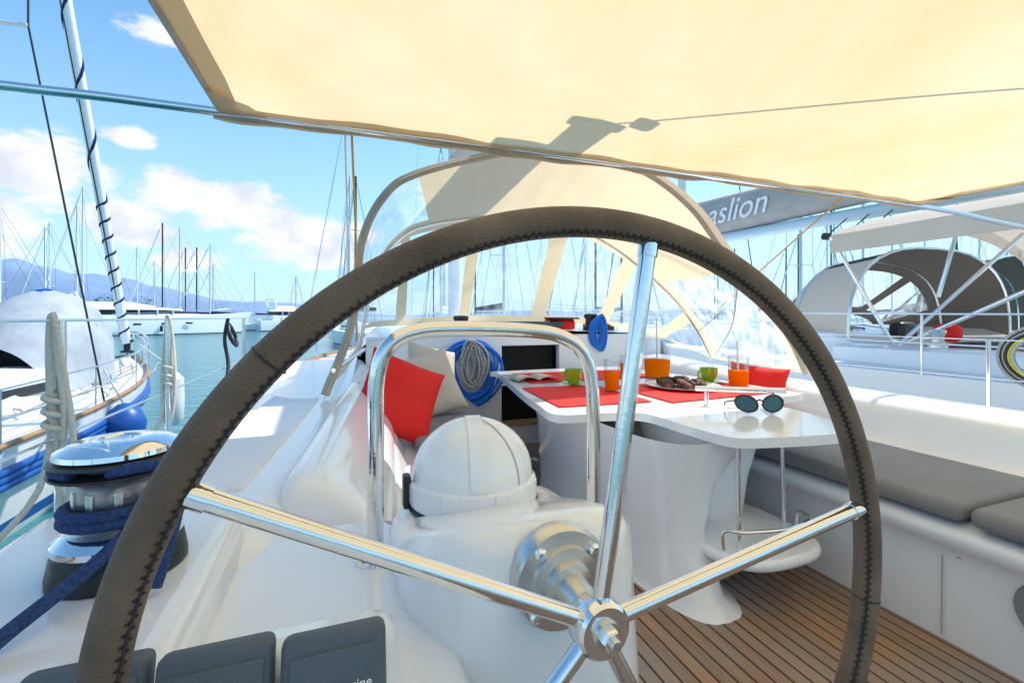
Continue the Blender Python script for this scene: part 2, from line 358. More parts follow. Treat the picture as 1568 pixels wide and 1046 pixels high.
specs=[(-25.2,75,80,12,15.5),(-24.4,88,95,12,17),(-23.6,70,100,11,14),(-22.3,96,85,12,17),(-21.2,84,110,12,14),(-19.8,92,95,12,19),(-18.9,90,100,13,21.5),(-16.6,104,80,11,15),(-15.0,110,95,11,13),(-13.4,92,92,12,17.5),(-12.2,100,85,12,15),(-11.5,88,100,13,16.5),(-10.8,96,90,12,14.5),(-10.1,108,95,11,13),(-9.2,86,85,12,14),(-6.5,118,90,11,12.5),(-3.9,82,160,10,8.5),(-27,80,90,12,15),(-29,90,80,12,16)]
for i,(b,r,h,L,H) in enumerate(specs): sailboat(r*math.sin(R(b)),r*math.cos(R(b)),h+random.uniform(-8,8),L,L*.31,1.15,H,bag=random.choice([navy,beigec,white]),stripe=random.choice([blue,navy,redc]),jib=random.random()>.4)
for i in range(40):
    x=random.uniform(2,92); y=random.uniform(34,58)-x*.25+ (i%2)*18
    sailboat(x,y,random.choice([160,170,185,20,0])+random.uniform(-6,6),random.uniform(10,13),3.8,1.2,random.uniform(13,18.5),bag=random.choice([navy,beigec,white,navy]),jib=random.random()>.4)
def motoryacht(x,y,hd,L=19):
    e=root('motor_yacht'); e.location=(x,y,SEA); e.rotation_euler=(0,0,R(hd))
    rows=[]
    for i in range(21):
        t=i/20; w=2.5*(.9+.1*t/.4) if t<.4 else 2.5*max(.02,1-((t-.4)/.6)**2.6); g=1.7+1.3*t**1.4
        rows.append([(-w*.96,L*t,g),(-w,L*t-(t**4)*.6,g*.55),(-w*.99,L*t-(t**4)*1.3,.12),(-w*.99,L*t-(t**4)*1.4,-.2),(w*.99,L*t-(t**4)*1.4,-.2),(w*.99,L*t-(t**4)*1.3,.12),(w,L*t-(t**4)*.6,g*.55),(w*.96,L*t,g)])
    fm=[]
    for i in range(20): fm+=[0,0,1,1,1,0,0]
    loft('hull',rows,[white,navy],e,angle=40,caps=True,fm=fm+[0,0])
    loft('deck',[[r[0],(0,r[0][1],r[0][2]+.06),r[-1]] for r in rows],gel2,e)
    def sup(nm,sec,mt):
        loft(nm,[[(-w,yy,z0),(-w*.93,yy,z1),(w*.93,yy,z1),(w,yy,z0)] for yy,w,z0,z1 in sec],mt,e,caps=True,angle=30)
    sup('lower_superstructure',[(L*.14,2.1,1.5,2.6),(L*.45,2.15,1.6,2.7),(L*.62,2.0,1.8,2.75),(L*.78,1.0,2.0,2.65)],white)
    sup('window_band',[(L*.20,2.0,2.58,3.2),(L*.45,2.02,2.66,3.25),(L*.60,1.85,2.7,3.2),(L*.70,1.2,2.7,2.78)],black)
    sup('roof',[(L*.10,2.1,3.2,3.4),(L*.3,2.15,3.22,3.55),(L*.52,2.0,3.24,3.5),(L*.61,1.6,3.18,3.28)],white)
    sup('flybridge',[(L*.18,1.7,3.4,4.15),(L*.38,1.7,3.4,4.2),(L*.49,1.2,3.4,3.7)],white)
    multi('radar_arch',[[(-1.6,L*.2,3.4),(-1.4,L*.17,5.2),(1.4,L*.17,5.2),(1.6,L*.2,3.4)]],.14,white,e)
    for yy in(.25,.33,.41,.49,.56):
        for sx in(-1,1): box('window_post',(sx*2.0,L*yy,2.95),(.12,.16,.6),white,e,bevel=.02)
    for sx in(-1,1):
        for k in(.40,.52,.63): box('porthole',(sx*2.46,L*k,1.25+k*.4),(.12,.8,.22),black,e,bevel=.05)
        for k in(.2,.35,.5): lathe('fender',[(0,-.4),(.15,-.35),(.18,0),(.15,.35),(0,.4)],(sx*2.7,L*k,.8),navy,e,seg=12)
    rl=[[(r[-1][0],r[-1][1],r[-1][2]+.75) for r in rows[6:]],[(r[0][0],r[0][1],r[0][2]+.75) for r in rows[6:]]]
    multi('bow_rail',rl,.03,steel,e)
    return e
motoryacht(-34.0,66.5,-58,24); motoryacht(-14.0,84,-58,14)
# ------------------------------------------------------------ left neighbour boat
nb=sailboat(-5.25,.9,0,13.6,4.2,1.0,15.5,col=gelo,jib=False,det=True,name='neighbouring_sailboat',bag=white)
a=Vector((0,13.3,1.7)); b=Vector((0,7.6,16.6))
k=60; rr=[a+(b-a)*i/k for i in range(k+1)]
tube('furled_headsail',rr,.10,white,nb)
sp=[]
for i in range(900):
    t=i/900; ph=2*math.pi*(t/.22*9 if t<.22 else 9+(t-.22)/.78*9)
    sp.append(a+(b-a)*t+Vector((math.cos(ph)*.085,math.sin(ph)*.085*.9,0)))
tube('sacrificial_strip',sp,.036,navy,nb,res=2)
lathe('furler_drum',[(0,-.16),(.14,-.16),(.14,-.12),(.07,-.1),(.07,.1),(.14,.12),(.14,.16),(0,.16)],(0,13.35,1.6),black,nb)
pl=[]
for sx in(-1,1): pl+=[[(sx*1.0,11.6,1.2),(sx*1.0,11.7,1.85)],[(sx*.55,12.8,1.3),(sx*.5,12.9,1.92)]]
pl+=[[(-1.0,11.7,1.85),(-.5,12.9,1.92),(0,13.75,1.95),(.5,12.9,1.92),(1.0,11.7,1.85)],[(0,13.7,1.3),(0,13.75,1.95)]]
multi('pulpit',pl,.022,steel,nb,res=3)
box('anchor',(0,13.9,1.25),(.2,.6,.12),alu,nb,bevel=.04,rot=(R(-25),0,0))
hr=hullrows(13.6,4.2,1.0)
for s_ in(0,-1): tube('toe_rail',[Vector(r[s_])+Vector((0,0,.06)) for r in hr],.035,teaks,nb,res=2)
for dz in(-.20,-.27,-.34): tube('rub_rail',[Vector(r[-1])+Vector((.0,0,dz)) for r in hr],.042,blue,nb,res=2)
for i in range(22):
    c=random.choice([creamr,greyrope,bluerope,creamr,greyrope]); x0=random.uniform(.2,1.7); y0=random.uniform(3.5,10)
    tube('deck_line',[(x0+random.uniform(-.2,.2)*q*(.6 if y0<8 else .2)-(.12*q if y0>8 else 0),y0+q*.6,1.14+.01*q+.04*math.sin(q*2)) for q in range(6)],.015,c,nb,sm=4,res=2)
for h in [(0,11.6,1.30)]: box('hatch',h,(.5,.5,.06),black,nb,bevel=.02)
multi('deck_planking_seams',[[( -1.4+.2*i,7.5,1.13),(-.75+.11*i,11.8,1.25)] for i in range(15)],.008,teaks,nb)
tn=[]
for i in range(15):
    t=i/14; w=.9*math.sin(math.pi*min(1,.12+t*.88))**.5; hh=1.65*math.sin(math.pi*(.08+.84*t))**.6
    tn.append([(.3+w*math.cos(q)*(1+.05*math.sin(q*7+i)),8.1+2.7*t,1.13+hh*max(0,math.sin(q))**.7*(1+.05*math.sin(q*5+i*1.3))) for q in [math.pi*j/16 for j in range(17)]])
loft('covered_tender',tn,tarp,nb); tube('tender_lashing',[(1.22,9.4,1.15),(.95,9.4,2.3),(.3,9.4,2.83),(-.35,9.4,2.3),(-.6,9.4,1.15)],.02,bluerope,nb,sm=5)
def hood(name,cx,y0,w,z0,h,dep,mat,win,parent=None,shade_mat=None):
    e=root(name) if parent is None else parent
    n_=20
    def arch(y,ww,zz,hh): return [Vector((cx+ww*math.copysign(abs(math.cos(math.pi*(1-i/n_)))**.75,math.cos(math.pi*(1-i/n_))),y,zz+hh*math.sin(math.pi*i/n_)**.7)) for i in range(n_+1)]
    a0=arch(y0,w,z0,h); a1=arch(y0+dep*.45,w*.93,z0,h*.93); a2=arch(y0+dep*.95,w*.8,z0+.05,h*.3)
    def lerp(a,b,t): return [p*(1-t)+q*t for p,q in zip(a,b)]
    rws=[a0,a1,lerp(a1,a2,.15),lerp(a1,a2,.85),a2]
    fm=[]
    for i in range(4):
        for j in range(n_): fm.append(1 if (i==2 and j not in(0,1,6,13,18,19)) else (2 if (shade_mat and j>5) else 0))
    loft('canvas',rws,[mat,win,shade_mat or mat],e,fm=fm)
    tube('hoop',a0,.022,steel,e,res=3); tube('hoop',a1,.02,steel,e,res=3)
    return e
hood('sprayhood_left',0,5.0,1.25,1.1,1.0,1.8,navy,clear,nb)
fe=root('fender')
lathe('body',[(0,-.5),(.10,-.48),(.17,-.38),(.18,0),(.17,.36),(.1,.45),(.05,.5),(.05,.56),(0,.56)],(-3.0,10.0,-.25),gelo,fe)
tube('lanyard',[(-3.0,10.0,.3),(-3.5,10.0,.75)],.012,creamr,fe)
fe2=root('fender'); 
lathe('body',[(0,-.3),(.14,-.26),(.24,-.1),(.26,.05),(.2,.22),(.08,.32),(0,.34)],(-3.05,8.2,-.35),blue,fe2); tube('lanyard',[(-3.05,8.2,-.05),(-3.3,8.2,.5)],.012,creamr,fe2)
# ------------------------------------------------------------ our yacht
Y=root('sailing_yacht')
ys=[-1.6,-.5,.5,1.5,2.5,3.95,5,6.5,8,9.5,11,12,12.6]
pe=lambda y: -.75 if y<4.5 else -.75+2.35*((y-4.5)/8.1)**2
se=lambda y: 3.2+.75 if y<4.5 else 3.95-2.35*((y-4.5)/8.1)**2
zd=lambda y:.58+.03*max(0,y-4)/4
for s_,fn in((-1,pe),(1,se)):
    loft('hull_side',[[(fn(y)-s_*.0,y,zd(y)+.02),(fn(y)+s_*.04*(1 if y<10 else .3),y,.2),(fn(y)-s_*.15,y,-.6),(fn(y)-s_*.5*(1 if y<11 else .2),y,-1.4)] for y in ys],gel,Y,angle=40)
    loft('toe_rail',[[(fn(y)+s_*.015,y,zd(y)),(fn(y)+s_*.015,y,zd(y)+.05),(fn(y)-s_*.03,y,zd(y)+.05),(fn(y)-s_*.03,y,zd(y)+.0)] for y in ys],teaks,Y,smooth=False)
loft('transom',[[(-.75,-1.6,z) ,(1.6,-1.65,z),(3.95,-1.6,z)] for z in(-1.3,.6)],gel,Y)
fy=[3.94,5,6.5,8,9.5,11,12,12.55]
loft('foredeck',[[(pe(y)+.02+(se(y)-pe(y)-.04)*j/6,y,zd(y)+.04*math.sin(math.pi*j/6)) for j in range(7)] for y in fy],gel2,Y)
P=[]
for y,ct,bi in [(.90,-.2,.12),(.93,-.2,.12),(1.05,-.19,.12),(1.3,-.14,.16),(1.6,-.10,.19),(2.2,-.03,.24),(3.0,.05,.30),(3.6,.09,.33),(3.97,.12,.36)]:
    zt=.83+.05*max(0,y-2.5)
    row=[(-.74,y,.59),(-.60,y,.595),(-.56,y,.60),(-.53,y,.66),(-.50,y,zt-.04),(-.46,y,zt),(ct-.05,y,zt+.005),(ct,y,zt-.01),(ct+.03,y,zt-.05),(bi-.03,y,.66),(bi,y,.60),(bi+.04,y,.52)]
    if y<.91: row=[(p[0],p[1],min(p[2],.50)) for p in row]
    P.append(row)
loft('port_coaming',P,gel,Y,sub=2)
prism('coaming_tread',[(-.40,1.25),(-.235,1.25),(-.13,2.4),(-.06,3.6),(-.28,3.6),(-.37,2.4)],.80,.842,gel2,Y,bevel=.008)
bk=[]
for y,q in [(1.17,0),(1.175,.5),(1.20,.93),(1.26,1),(1.35,1),(1.7,1),(2.0,1),(2.3,1),(2.6,1),(2.9,1),(2.97,.95),(3.0,0)]:
    xo=-.155+.1*(y-1.2); xi=.135+.085*(y-1.2)
    bk.append([(xo-.01,y,.60),(xo,y,.60+.22*q),(xo+.008,y,.60+.255*q),(xo+.04,y,.60+.266*q),(xo+.10,y,.60+.258*q),(xo+.17,y,.60+.19*q),(xi-.02,y,.60+.10*q),(xi+.0,y,.60+.02*q),(xi-.01,y,.56)])
loft('port_backrest_pad',bk,gel,Y,sub=2)
def block(name,out,z0,z1,b=.035): return prism(name,out,z0,z1,gel,Y,bevel=b)
block('helm_console',[(-.56,-.6),(.16,-.6),(.16,1.0),(.10,1.12),(-.1,1.13),(-.56,1.13)],.08,.785,.04)
block('winch_plinth',[(-.56,.1),(-.22,.1),(-.19,.5),(-.19,1.02),(-.24,1.16),(-.56,1.16)],.6,.866,.035)
prism('port_side_deck',[(-.74,-1.5),(-.55,-1.5),(-.55,1.2),(-.74,1.2)],.4,.592,gel2,Y)
prism('port_seat_base',[(.15,1.12),(.36,1.12),(.42,1.5),(.57,1.9),(.92,2.6),(.96,3.96),(.2,3.96)],.08,.53,gel,Y,bevel=.03)
prism('port_seat_cushion',[(.22,1.18),(.37,1.2),(.43,1.52),(.57,1.92),(.77,2.33),(.34,2.33),(.26,1.8)],.531,.60,grey,Y,bevel=.025)
prism('port_seat_cushion',[(.345,2.345),(.78,2.345),(.89,2.62),(.92,3.9),(.40,3.9),(.36,3.0)],.531,.60,grey,Y,bevel=.025)
C=[]
for y in (-1.5,-.5,.5,1.5,2.5,3.4,3.97):
    zt=.79+.05*max(0,y-2.5)
    C.append([(2.04,y,.06),(2.04,y,.2),(2.05,y,.40),(2.00,y,.44),(1.99,y,.49),(2.03,y,.525),(2.6,y,.53),(2.70,y,.55),(2.74,y,.6),(2.78,y,.73),(2.82,y,zt-.01),(2.88,y,zt),(3.1,y,zt+.01),(3.18,y,zt-.02),(3.24,y,.62),(3.3,y,.595),(3.93,y,.585)])
loft('starboard_coaming',C,gel,Y,sub=2)
prism('starboard_seat_cushion',[(1.995,.95),(2.62,.95),(2.62,3.8),(1.995,3.8)],.53,.60,grey,Y,bevel=.028)
prism('starboard_seat_cushion',[(1.995,-1.2),(2.62,-1.2),(2.62,.93),(1.995,.93)],.53,.60,grey,Y,bevel=.028)
tube('locker_seam',[(2.030,1.02,.10),(2.036,1.02,.385)],.002,seamg,Y)
tube('locker_seam',[(2.030,2.3,.10),(2.036,2.3,.385)],.002,seamg,Y)
lathe('speaker',[(0,.0),(.07,.0),(.075,.01),(.095,.014),(.1,.006),(.1,-.01)],(2.036,.73,.33),grey,Y,axis='X-')
lathe('drain',[(0,.004),(.012,.004),(.014,-.004)],(2.036,.97,.41),black,Y,axis='X-')
mesh('teak_floor',[(-.5,-1.5,.08),(2.1,-1.5,.08),(2.1,3.97,.08),(-.5,3.97,.08)],[(0,1,2,3)],teak,Y)
def wall(name,x0,x1,z0,z1,y=3.95,t=.08,m=gel): box(name,((x0+x1)/2,y+t/2,(z0+z1)/2),(x1-x0,t,z1-z0),m,Y,bevel=.012)
wall('bulkhead_port',.15,1.34,.06,1.08); wall('bulkhead_starboard',1.92,3.1,.06,1.08); wall('companionway_sill',1.335,1.925,.06,.26,y=3.90,t=.12); wall('sill_top',1.3,1.96,.261,.285,y=3.86,t=.16,m=teaks)
box('companionway_interior',(1.63,4.5,.65),(.6,.8,.8),dark,Y); wall('companionway_lintel',1.335,1.925,.98,1.08)  # near-black block stands in for the shade inside the opening
CB=[]
for y,xl,xr,z in [(3.93,.12,3.12,1.08),(4.4,.14,3.08,1.13),(6,.3,2.9,1.15),(8,.65,2.55,1.08),(9.6,1.0,2.2,.85),(10.2,1.2,2.0,.66)]:
    CB.append([(xl-.1,y,.55),(xl-.03,y,z-.12),(xl+.05,y,z-.03),(xl+.2,y,z),((xl+xr)/2,y,z+.05),(xr-.2,y,z),(xr-.05,y,z-.03),(xr+.03,y,z-.12),(xr+.1,y,.55)])
loft('cabin_roof',CB,gel,Y,angle=50)
box('companionway_hatch',(1.63,4.5,1.18),(.75,1.0,.05),M('smoked_acrylic',(.02,.05,.06),.05),Y,bevel=.02)
box('hatch_garage',(1.63,5.3,1.2),(1.0,.9,.09),gel,Y,bevel=.04)
for x in(.75,2.5): box('deck_clutch',(x,4.2,1.15),(.28,.2,.1),black,Y,bevel=.02)
box('port_window',(.165,5.2,.9),(.03,1.2,.14),black,Y,bevel=.03)
for i in range(5): tube('halyard',[(.66+i*.045,4.2,1.17),(.8+i*.07,5.2,1.19),(1.3,6.9,1.2)],.008,random.choice([bluerope,creamr,redc]),Y)
tube('mast',[(1.6,7,1.1),(1.6,7,18)],.11,whitep,Y)
tube('boom',[(1.6,6.9,3.0),(1.6,1.75,2.95)],.08,whitep,Y)
box('boom_end_fitting',(1.6,1.72,2.95),(.13,.07,.2),alu,Y,bevel=.015); box('mainsheet_block',(1.66,1.64,2.78),(.05,.09,.12),black,Y,bevel=.02)
br=[]
for t in range(11):
    q=t/10; yy=6.9-4.9*q; hh=.75-.45*q
    br.append([(1.6+.17*math.cos(a)*(1-.3*q),yy,3.05+hh*.5+hh*.5*math.sin(a)) for a in [k*math.pi/5 for k in range(10)]])
loft('sail_bag',br,greyfab,Y,cyc=True,caps=True)
multi('rigging',[[(-.6,6.6,.6),(.5,6.9,7),(1.6,7,12)],[(3.8,6.6,.6),(2.7,6.9,7),(1.6,7,12)],[(1.6,12.3,.8),(1.6,7,17.5)]],.008,steel,Y)
tube('boom_guy',[(1.62,1.72,2.95),(3.05,.62,2.35)],.006,black,Y)
G=root('guard_rail'); st=[]
for y in(-.6,.6,1.56,2.35,3.87,5.6,7.4): st.append([(pe(y)+.03,y,.6),(pe(y)+.03,y,1.24)])
multi('stanchions',st,.0125,steel,G,res=4)
multi('wires',[[p[1] for p in st],[(p[1][0],p[1][1],.93) for p in st]],.004,steel,G)
G2=root('guard_rail'); st=[]
for y in(-.5,.7,1.72,3.3,5.2,7.2): st.append([(se(y)-.03,y,.6),(se(y)-.03,y,1.1)])
multi('stanchions',st,.0125,steel,G2,res=4); multi('wires',[[p[1] for p in st],[(p[1][0],p[1][1],.85) for p in st]],.004,steel,G2)
for (x,y,LN) in((-.72,1.53,.50),(-.72,2.35,.46)):
    H_=root('hanging_rope')
    for i in range(2):
        w=.008+.006*i; dz=LN*(.75+.25*i); sw=random.uniform(-.025,.025)
        tube('loop',[(x,y-.008*i,1.255),(x-w,y+.008,1.15),(x-w*1.8+sw,y+.01*i,1.25-dz*.7),(x+sw,y+.01,1.25-dz),(x+w*1.8+sw,y-.008,1.25-dz*.65),(x+w,y,1.15)],.0075,creamr,H_,cyc=True,sm=6,res=3)
    tube('wrap',[(x+.018*math.cos(t*.9),y+.018*math.sin(t*.9),1.06-.005*t) for t in range(22)],.0075,creamr,H_,sm=3,res=3)
    tube('tail',[(x,y,1.05),(x-.03,y,.8),(x-.12,y-.1,.64),(x-.02,y-.25,.62)],.0075,creamr,H_,sm=5)
e_=root('shore_power_cable')
tube('cable',[(-.72,3.4,1.24),(-.735,3.38,1.1),(-.70,3.3,.9),(-.72,3.0,.62)],.011,black,e_,sm=5)
tube('cable',[(-.72,3.42,1.2),(-.70,3.5,1.12),(-.68,3.44,1.06),(-.7,3.36,1.12)],.012,black,e_,sm=5,cyc=True)
for nm,pts in (('spring_line',[(-.75,.9,.6),(-1.6,1.6,.2),(-2.6,2.6,.0),(-3.3,3.4,.05)]),('mooring_line',[(-.72,1.9,.63),(-1.4,3.2,.1),(-2.4,5.2,-.1),(-3.3,7,.0)])):
    tube(nm,pts,.013,creamr,None,sm=6)
# ------------------------------------------------------------ pedestal
PD=root('steering_pedestal')
def zf(x,y,z): return z+(max(0,(.95-y))*.34 if z>.7 else 0)
rows=[selp(.30,.90,.27,.33,.07),selp(.295,.90,.235,.31,.4),selp(.29,.885,.215,.285,.72),selp(.29,.885,.208,.275,.79,zf=zf),selp(.29,.885,.19,.255,.823,zf=zf),selp(.29,.885,.15,.21,.838,zf=zf),selp(.29,.885,.07,.1,.842,zf=zf),selp(.29,.885,.005,.005,.843,zf=zf)]
loft('body',rows,gel,PD,cyc=True)
DX,DY,DZ=.27,1.0,.838
lathe('gasket',[(0,0),(.146,0),(.148,.006),(.14,.012)],(DX,DY,DZ),black,PD)
dp=[(.142,.01),(.143,.02),(.141,.055),(.134,.06)]+[(.134*math.cos(t*math.pi/28),.062+.122*math.sin(t*math.pi/28)) for t in range(0,15)]
lathe('compass_dome_cover',dp,(DX,DY,DZ),gel,PD,seg=72)
def arc(rad,zh,w,a0,a1,ang,hh=.004):
    rws=[]
    for i in range(25):
        t=a0+(a1-a0)*i/24; r=rad*math.cos(t); z=.062+zh*math.sin(t)
        d=Vector((math.cos(ang),math.sin(ang),0)); s_=Vector((-d.y,d.x,0)); O=Vector((DX,DY,DZ))
        rws.append([O+d*r+Vector((0,0,z))+s_*(-w),O+d*r*(1+hh)+Vector((0,0,z+hh*.3))+s_*(-w*.9),O+d*r*(1+hh)+Vector((0,0,z+hh*.3))+s_*(w*.9),O+d*r+Vector((0,0,z))+s_*w])
    return rws
loft('dome_rib',arc(.1345,.1225,.018,0,math.pi,R(-100),.006),gel,PD,angle=30)
loft('dome_seam',arc(.1350,.1232,.0009,0,math.pi,R(-60)),seamg,PD)
for a in range(0,360,45):
    box('dome_lug',(DX+.139*math.cos(R(a+10)),DY+.139*math.sin(R(a+10)),DZ+.035),(.01,.035,.045),gel,PD,bevel=.004,rot=(0,0,R(a+10)))
box('lever_bracket',(.122,1.0,.875),(.016,.03,.07),black,PD,bevel=.004); box('lever_bracket',(.418,.99,.885),(.016,.03,.06),black,PD,bevel=.004)
lathe('flange',[(.074,-.02),(.074,.004),(.07,.010),(.052,.012),(.05,.02),(.036,.022),(.034,.034),(.024,.036),(.022,.075),(0,.075)],(.292,.594,.874),alu,PD,axis='Y-')
for a in(40,130,220,310): lathe('bolt',[(0,.009),(.005,.009),(.009,.006),(.009,0)],(.292+.060*math.cos(R(a)),.583,.874+.060*math.sin(R(a))),chrome,PD,axis='Y-',seg=12)
GB=root('pedestal_guard')
gy=.91
tube('hoop',cr([Vector(p) for p in[(.052,gy,.785),(.053,gy,1.0),(.055,gy,1.13),(.075,gy,1.19),(.12,gy,1.218),(.2,gy,1.226),(.37,gy,1.22),(.45,gy,1.205),(.5,gy,1.17),(.522,gy,1.11),(.528,gy,1.0),(.53,gy,.6),(.53,gy,.09)]],6),.0155,steel,GB,res=8)
lathe('foot',[(0,.02),(.022,.02),(.034,.008),(.036,0),(.036,-.01)],(.052,gy,.787),chrome,GB); lathe('foot',[(0,.02),(.022,.02),(.034,.008),(.036,0)],(.53,gy,.083),chrome,GB)
# ------------------------------------------------------------ wheel
SW=root('steering_wheel'); hc=Vector((.295,.497,.867)); RW=.5; dl=R(9)
ring=[hc+Vector((RW*math.cos(t),0,RW*math.sin(t))) for t in [2*math.pi*i/160 for i in range(160)]]
tube('leather_rim',ring,.0188,leather,SW,cyc=True,res=9)
st=[]
N=620
for i in range(N+1):
    a=2*math.pi*i/N; off=R(205 if i%2 else 232)
    ra=RW+.0193*math.cos(off); st.append(hc+Vector((ra*math.cos(a),.0193*math.sin(off),ra*math.sin(a))))
tube('stitching',st,.0011,black,SW,res=1)
st=[hc+Vector(((RW+.0190*math.cos(R(218)))*math.cos(a),.0190*math.sin(R(218)),(RW+.0190*math.cos(R(218)))*math.sin(a))) for a in [2*math.pi*i/200 for i in range(200)]]
tube('seam',st,.0016,black,SW,cyc=True,res=1)
for a0 in (137,352):
    aa=R(a0); d=Vector((math.cos(aa),0,math.sin(aa)))
    tube('leather_joint',[hc+d*RW+(d*math.cos(q)+Vector((0,1,0))*math.sin(q))*.0192 for q in [k*.3927 for k in range(17)]],.0012,black,SW,res=1)
for k in range(5):
    a=math.pi/2-dl+k*2*math.pi/5; d=Vector((math.cos(a),0,math.sin(a)))
    tube('spoke',[hc+d*.022,hc+d*.488],.0112,steel,SW,res=8)
    tube('spoke_end',[hc+d*.466,hc+d*.486],.0128,steel,SW,res=8)
lathe('hub',[(0,.02),(.031,.02),(.035,.016),(.036,-.012),(.033,-.018),(.024,-.03),(.022,-.08)],hc,steel,SW,axis='Y-')
lathe('washer',[(0,.026),(.017,.026),(.018,.02)],hc,alu,SW,axis='Y-')
lathe('hex_nut',[(0,.036),(.0115,.036),(.013,.034),(.013,.026)],hc,chrome,SW,axis='Y-',seg=6)
lathe('shaft_end',[(0,.043),(.0055,.043),(.007,.041),(.007,.034)],hc,alu,SW,axis='Y-',seg=20)
# ------------------------------------------------------------ instruments
for i,(x,yy) in enumerate([(-.252,.585),(-.132,.57),(-.012,.555)]):
    e=root('instrument_cover'); box('cover',(x,yy,.828),(.112,.03,.125),cover,e,bevel=.010,rot=(R(-14),0,0)); box('cover_face',(x,yy-.0165,.824),(.095,.006,.105),cover,e,bevel=.003,rot=(R(-14),0,0))
tx=bpy.data.curves.new('label','FONT'); tx.body='marine'; tx.size=.014; tx.extrude=.0002; tx.materials.append(white)
o=add('label',tx,e); o.location=(-.012,.5285,.8415); o.rotation_euler=(R(76),0,0)
box('instrument_pod',(-.135,.63,.79),(.40,.09,.12),gel,PD,bevel=.03,rot=(R(-14),0,0))
# ------------------------------------------------------------ winch
WI=root('sheet_winch'); wl=Vector((-.335,.862,.832))
lathe('base',[(0,0),(.098,0),(.098,.012),(.092,.045),(.088,.05)],wl,black,WI)
lathe('base_ring',[(.088,.05),(.092,.054),(.092,.064),(.08,.075),(.074,.078)],wl,chrome,WI)
lathe('drum',[(.074,.078),(.066,.085),(.062,.10),(.061,.13),(.064,.155),(.074,.168),(.076,.170)],wl,alu,WI)
lathe('self_tailer_jaw',[(.076,.170),(.095,.176),(.097,.181),(.07,.186),(.07,.192),(.097,.197),(.095,.203),(.07,.207)],wl,M('winch_dark',(.05,.05,.055),.35,.6),WI)
lathe('top_cap',[(.085,.205),(.09,.208),(.088,.216),(.07,.226),(.045,.231),(.03,.231),(.028,.228),(0,.222)],wl,chrome,WI)
for kk in range(10):
    a=R(kk*36); box('drum_rib',wl+Vector((.063*math.cos(a),.063*math.sin(a),.12)),(.006,.012,.06),alu,WI,bevel=.002,rot=(0,0,a))
pts=[]
for i in range(70):
    t=i/69; a=R(-60)+t*2.6*2*math.pi; pts.append(wl+Vector((.076*math.cos(a),.076*math.sin(a),.088+.04*t)))
tube('sheet_wraps',pts,.0095,navyrope,WI,res=5)
tube('sheet_jaw',[wl+Vector((.086*math.cos(R(a)),.086*math.sin(R(a)),.1895)) for a in range(-80,250,12)],.009,navyrope,WI)
tube('sheet_lead',[wl+Vector((.086*math.cos(R(-80)),.086*math.sin(R(-80)),.1895)),wl+Vector((.05,-.09,.197)),wl+Vector((.09,-.09,.195)),wl+Vector((.115,-.09,.16)),wl+Vector((.105,-.10,.08)),wl+Vector((.09,-.12,.01))],.009,navyrope,WI,sm=6)
tube('sheet_tail',[pts[0],wl+Vector((.01,-.12,.06)),wl+Vector((-.05,-.20,.02)),wl+Vector((-.07,-.3,.01)),wl+Vector((-.1,-.36,.01)),wl+Vector((-.12,-.42,.01)),wl+Vector((-.06,-.47,.01))],.0105,navyrope,WI,sm=6)
WI.scale=(.86,.86,.86); WI.location=Vector((-.325,.862,.868))-wl*.86
BL=root('deck_cleat'); box('base',(-.50,.76,.878),(.05,.14,.025),chrome,BL,bevel=.01,rot=(0,0,R(10))); tube('horn',[(-.51,.66,.905),(-.505,.71,.915),(-.50,.81,.915),(-.495,.86,.905)],.012,chrome,BL,sm=4)
# ------------------------------------------------------------ bimini
B=root('bimini_canopy')
bx0,bx1,by0,by1=-.43,3.56,-1.7,1.9
NX,NY=64,56; rows=[]
def bz(u,v_):
    edge=min(1,(1-v_)*2.2)
    z=2.0+.10*math.sin(math.pi*u)*(edge*edge*(3-2*edge))
    z+=(.006*math.sin(u*30+v_*9)+.004*math.sin(u*71-v_*20))*max(0,v_-.85)*6
    cd=math.hypot(min(u,1-u)*4,(1-v_)*3.6); z+=.009*math.sin(math.atan2((1-v_)*3.6,min(u,1-u)*4+.001)*16)*math.exp(-cd*1.8)*min(1,cd*6)
    return z
for j in range(NY+1):
    v_=j/NY; y=by0+(by1-by0)*v_
    rows.append([(bx0+(bx1-bx0)*i/NX,y,bz(i/NX,v_)) for i in range(NX+1)])
loft('canvas',rows,canvas,B)
fe_=[Vector((bx0-.02+(bx1-bx0+.04)*i/90,1.915,1.985-.004*math.sin(i*.31)-.003*math.sin(i*.83))) for i in range(91)]
tube('front_hem',fe_,.015,trimf,B,res=4)
loft('front_valance',[[p+Vector((0,.006,.012)) for p in fe_],[p+Vector((0,-.01,-.024-.003*math.sin(i*.47)-.002*math.sin(i*1.1))) for i,p in enumerate(fe_)]],bandf,B)
for xx in(bx0,bx1): 
    tube('side_hem',[(xx,-1.7,2.0),(xx,1.9,1.995)],.010,trimf,B)
    s_=1 if xx<1 else -1
    loft('side_band',[[(xx+s_*.07*q,-1.7+3.6*j/30,bz(.07*q/4 if s_>0 else 1-.07*q/4,j/30)-.006) for q in(0,.5,1)] for j in range(31)],bandf,B)
loft('front_band',[[(bx0+(bx1-bx0)*i/60,1.9-.045*q,bz(i/60,1-.0125*q)-.006) for i in range(61)] for q in(0,1)],bandf,B)
for p in((bx0,1.9),(bx1,1.9)):
    s_=1 if p[0]<1 else -1
    mesh('corner_patch',[(p[0],p[1]-.005,1.982),(p[0]+s_*.16,p[1]-.005,1.982),(p[0]+s_*.11,p[1]-.10,1.982),(p[0],p[1]-.18,1.982)],[(0,1,2,3)],bandf,B)
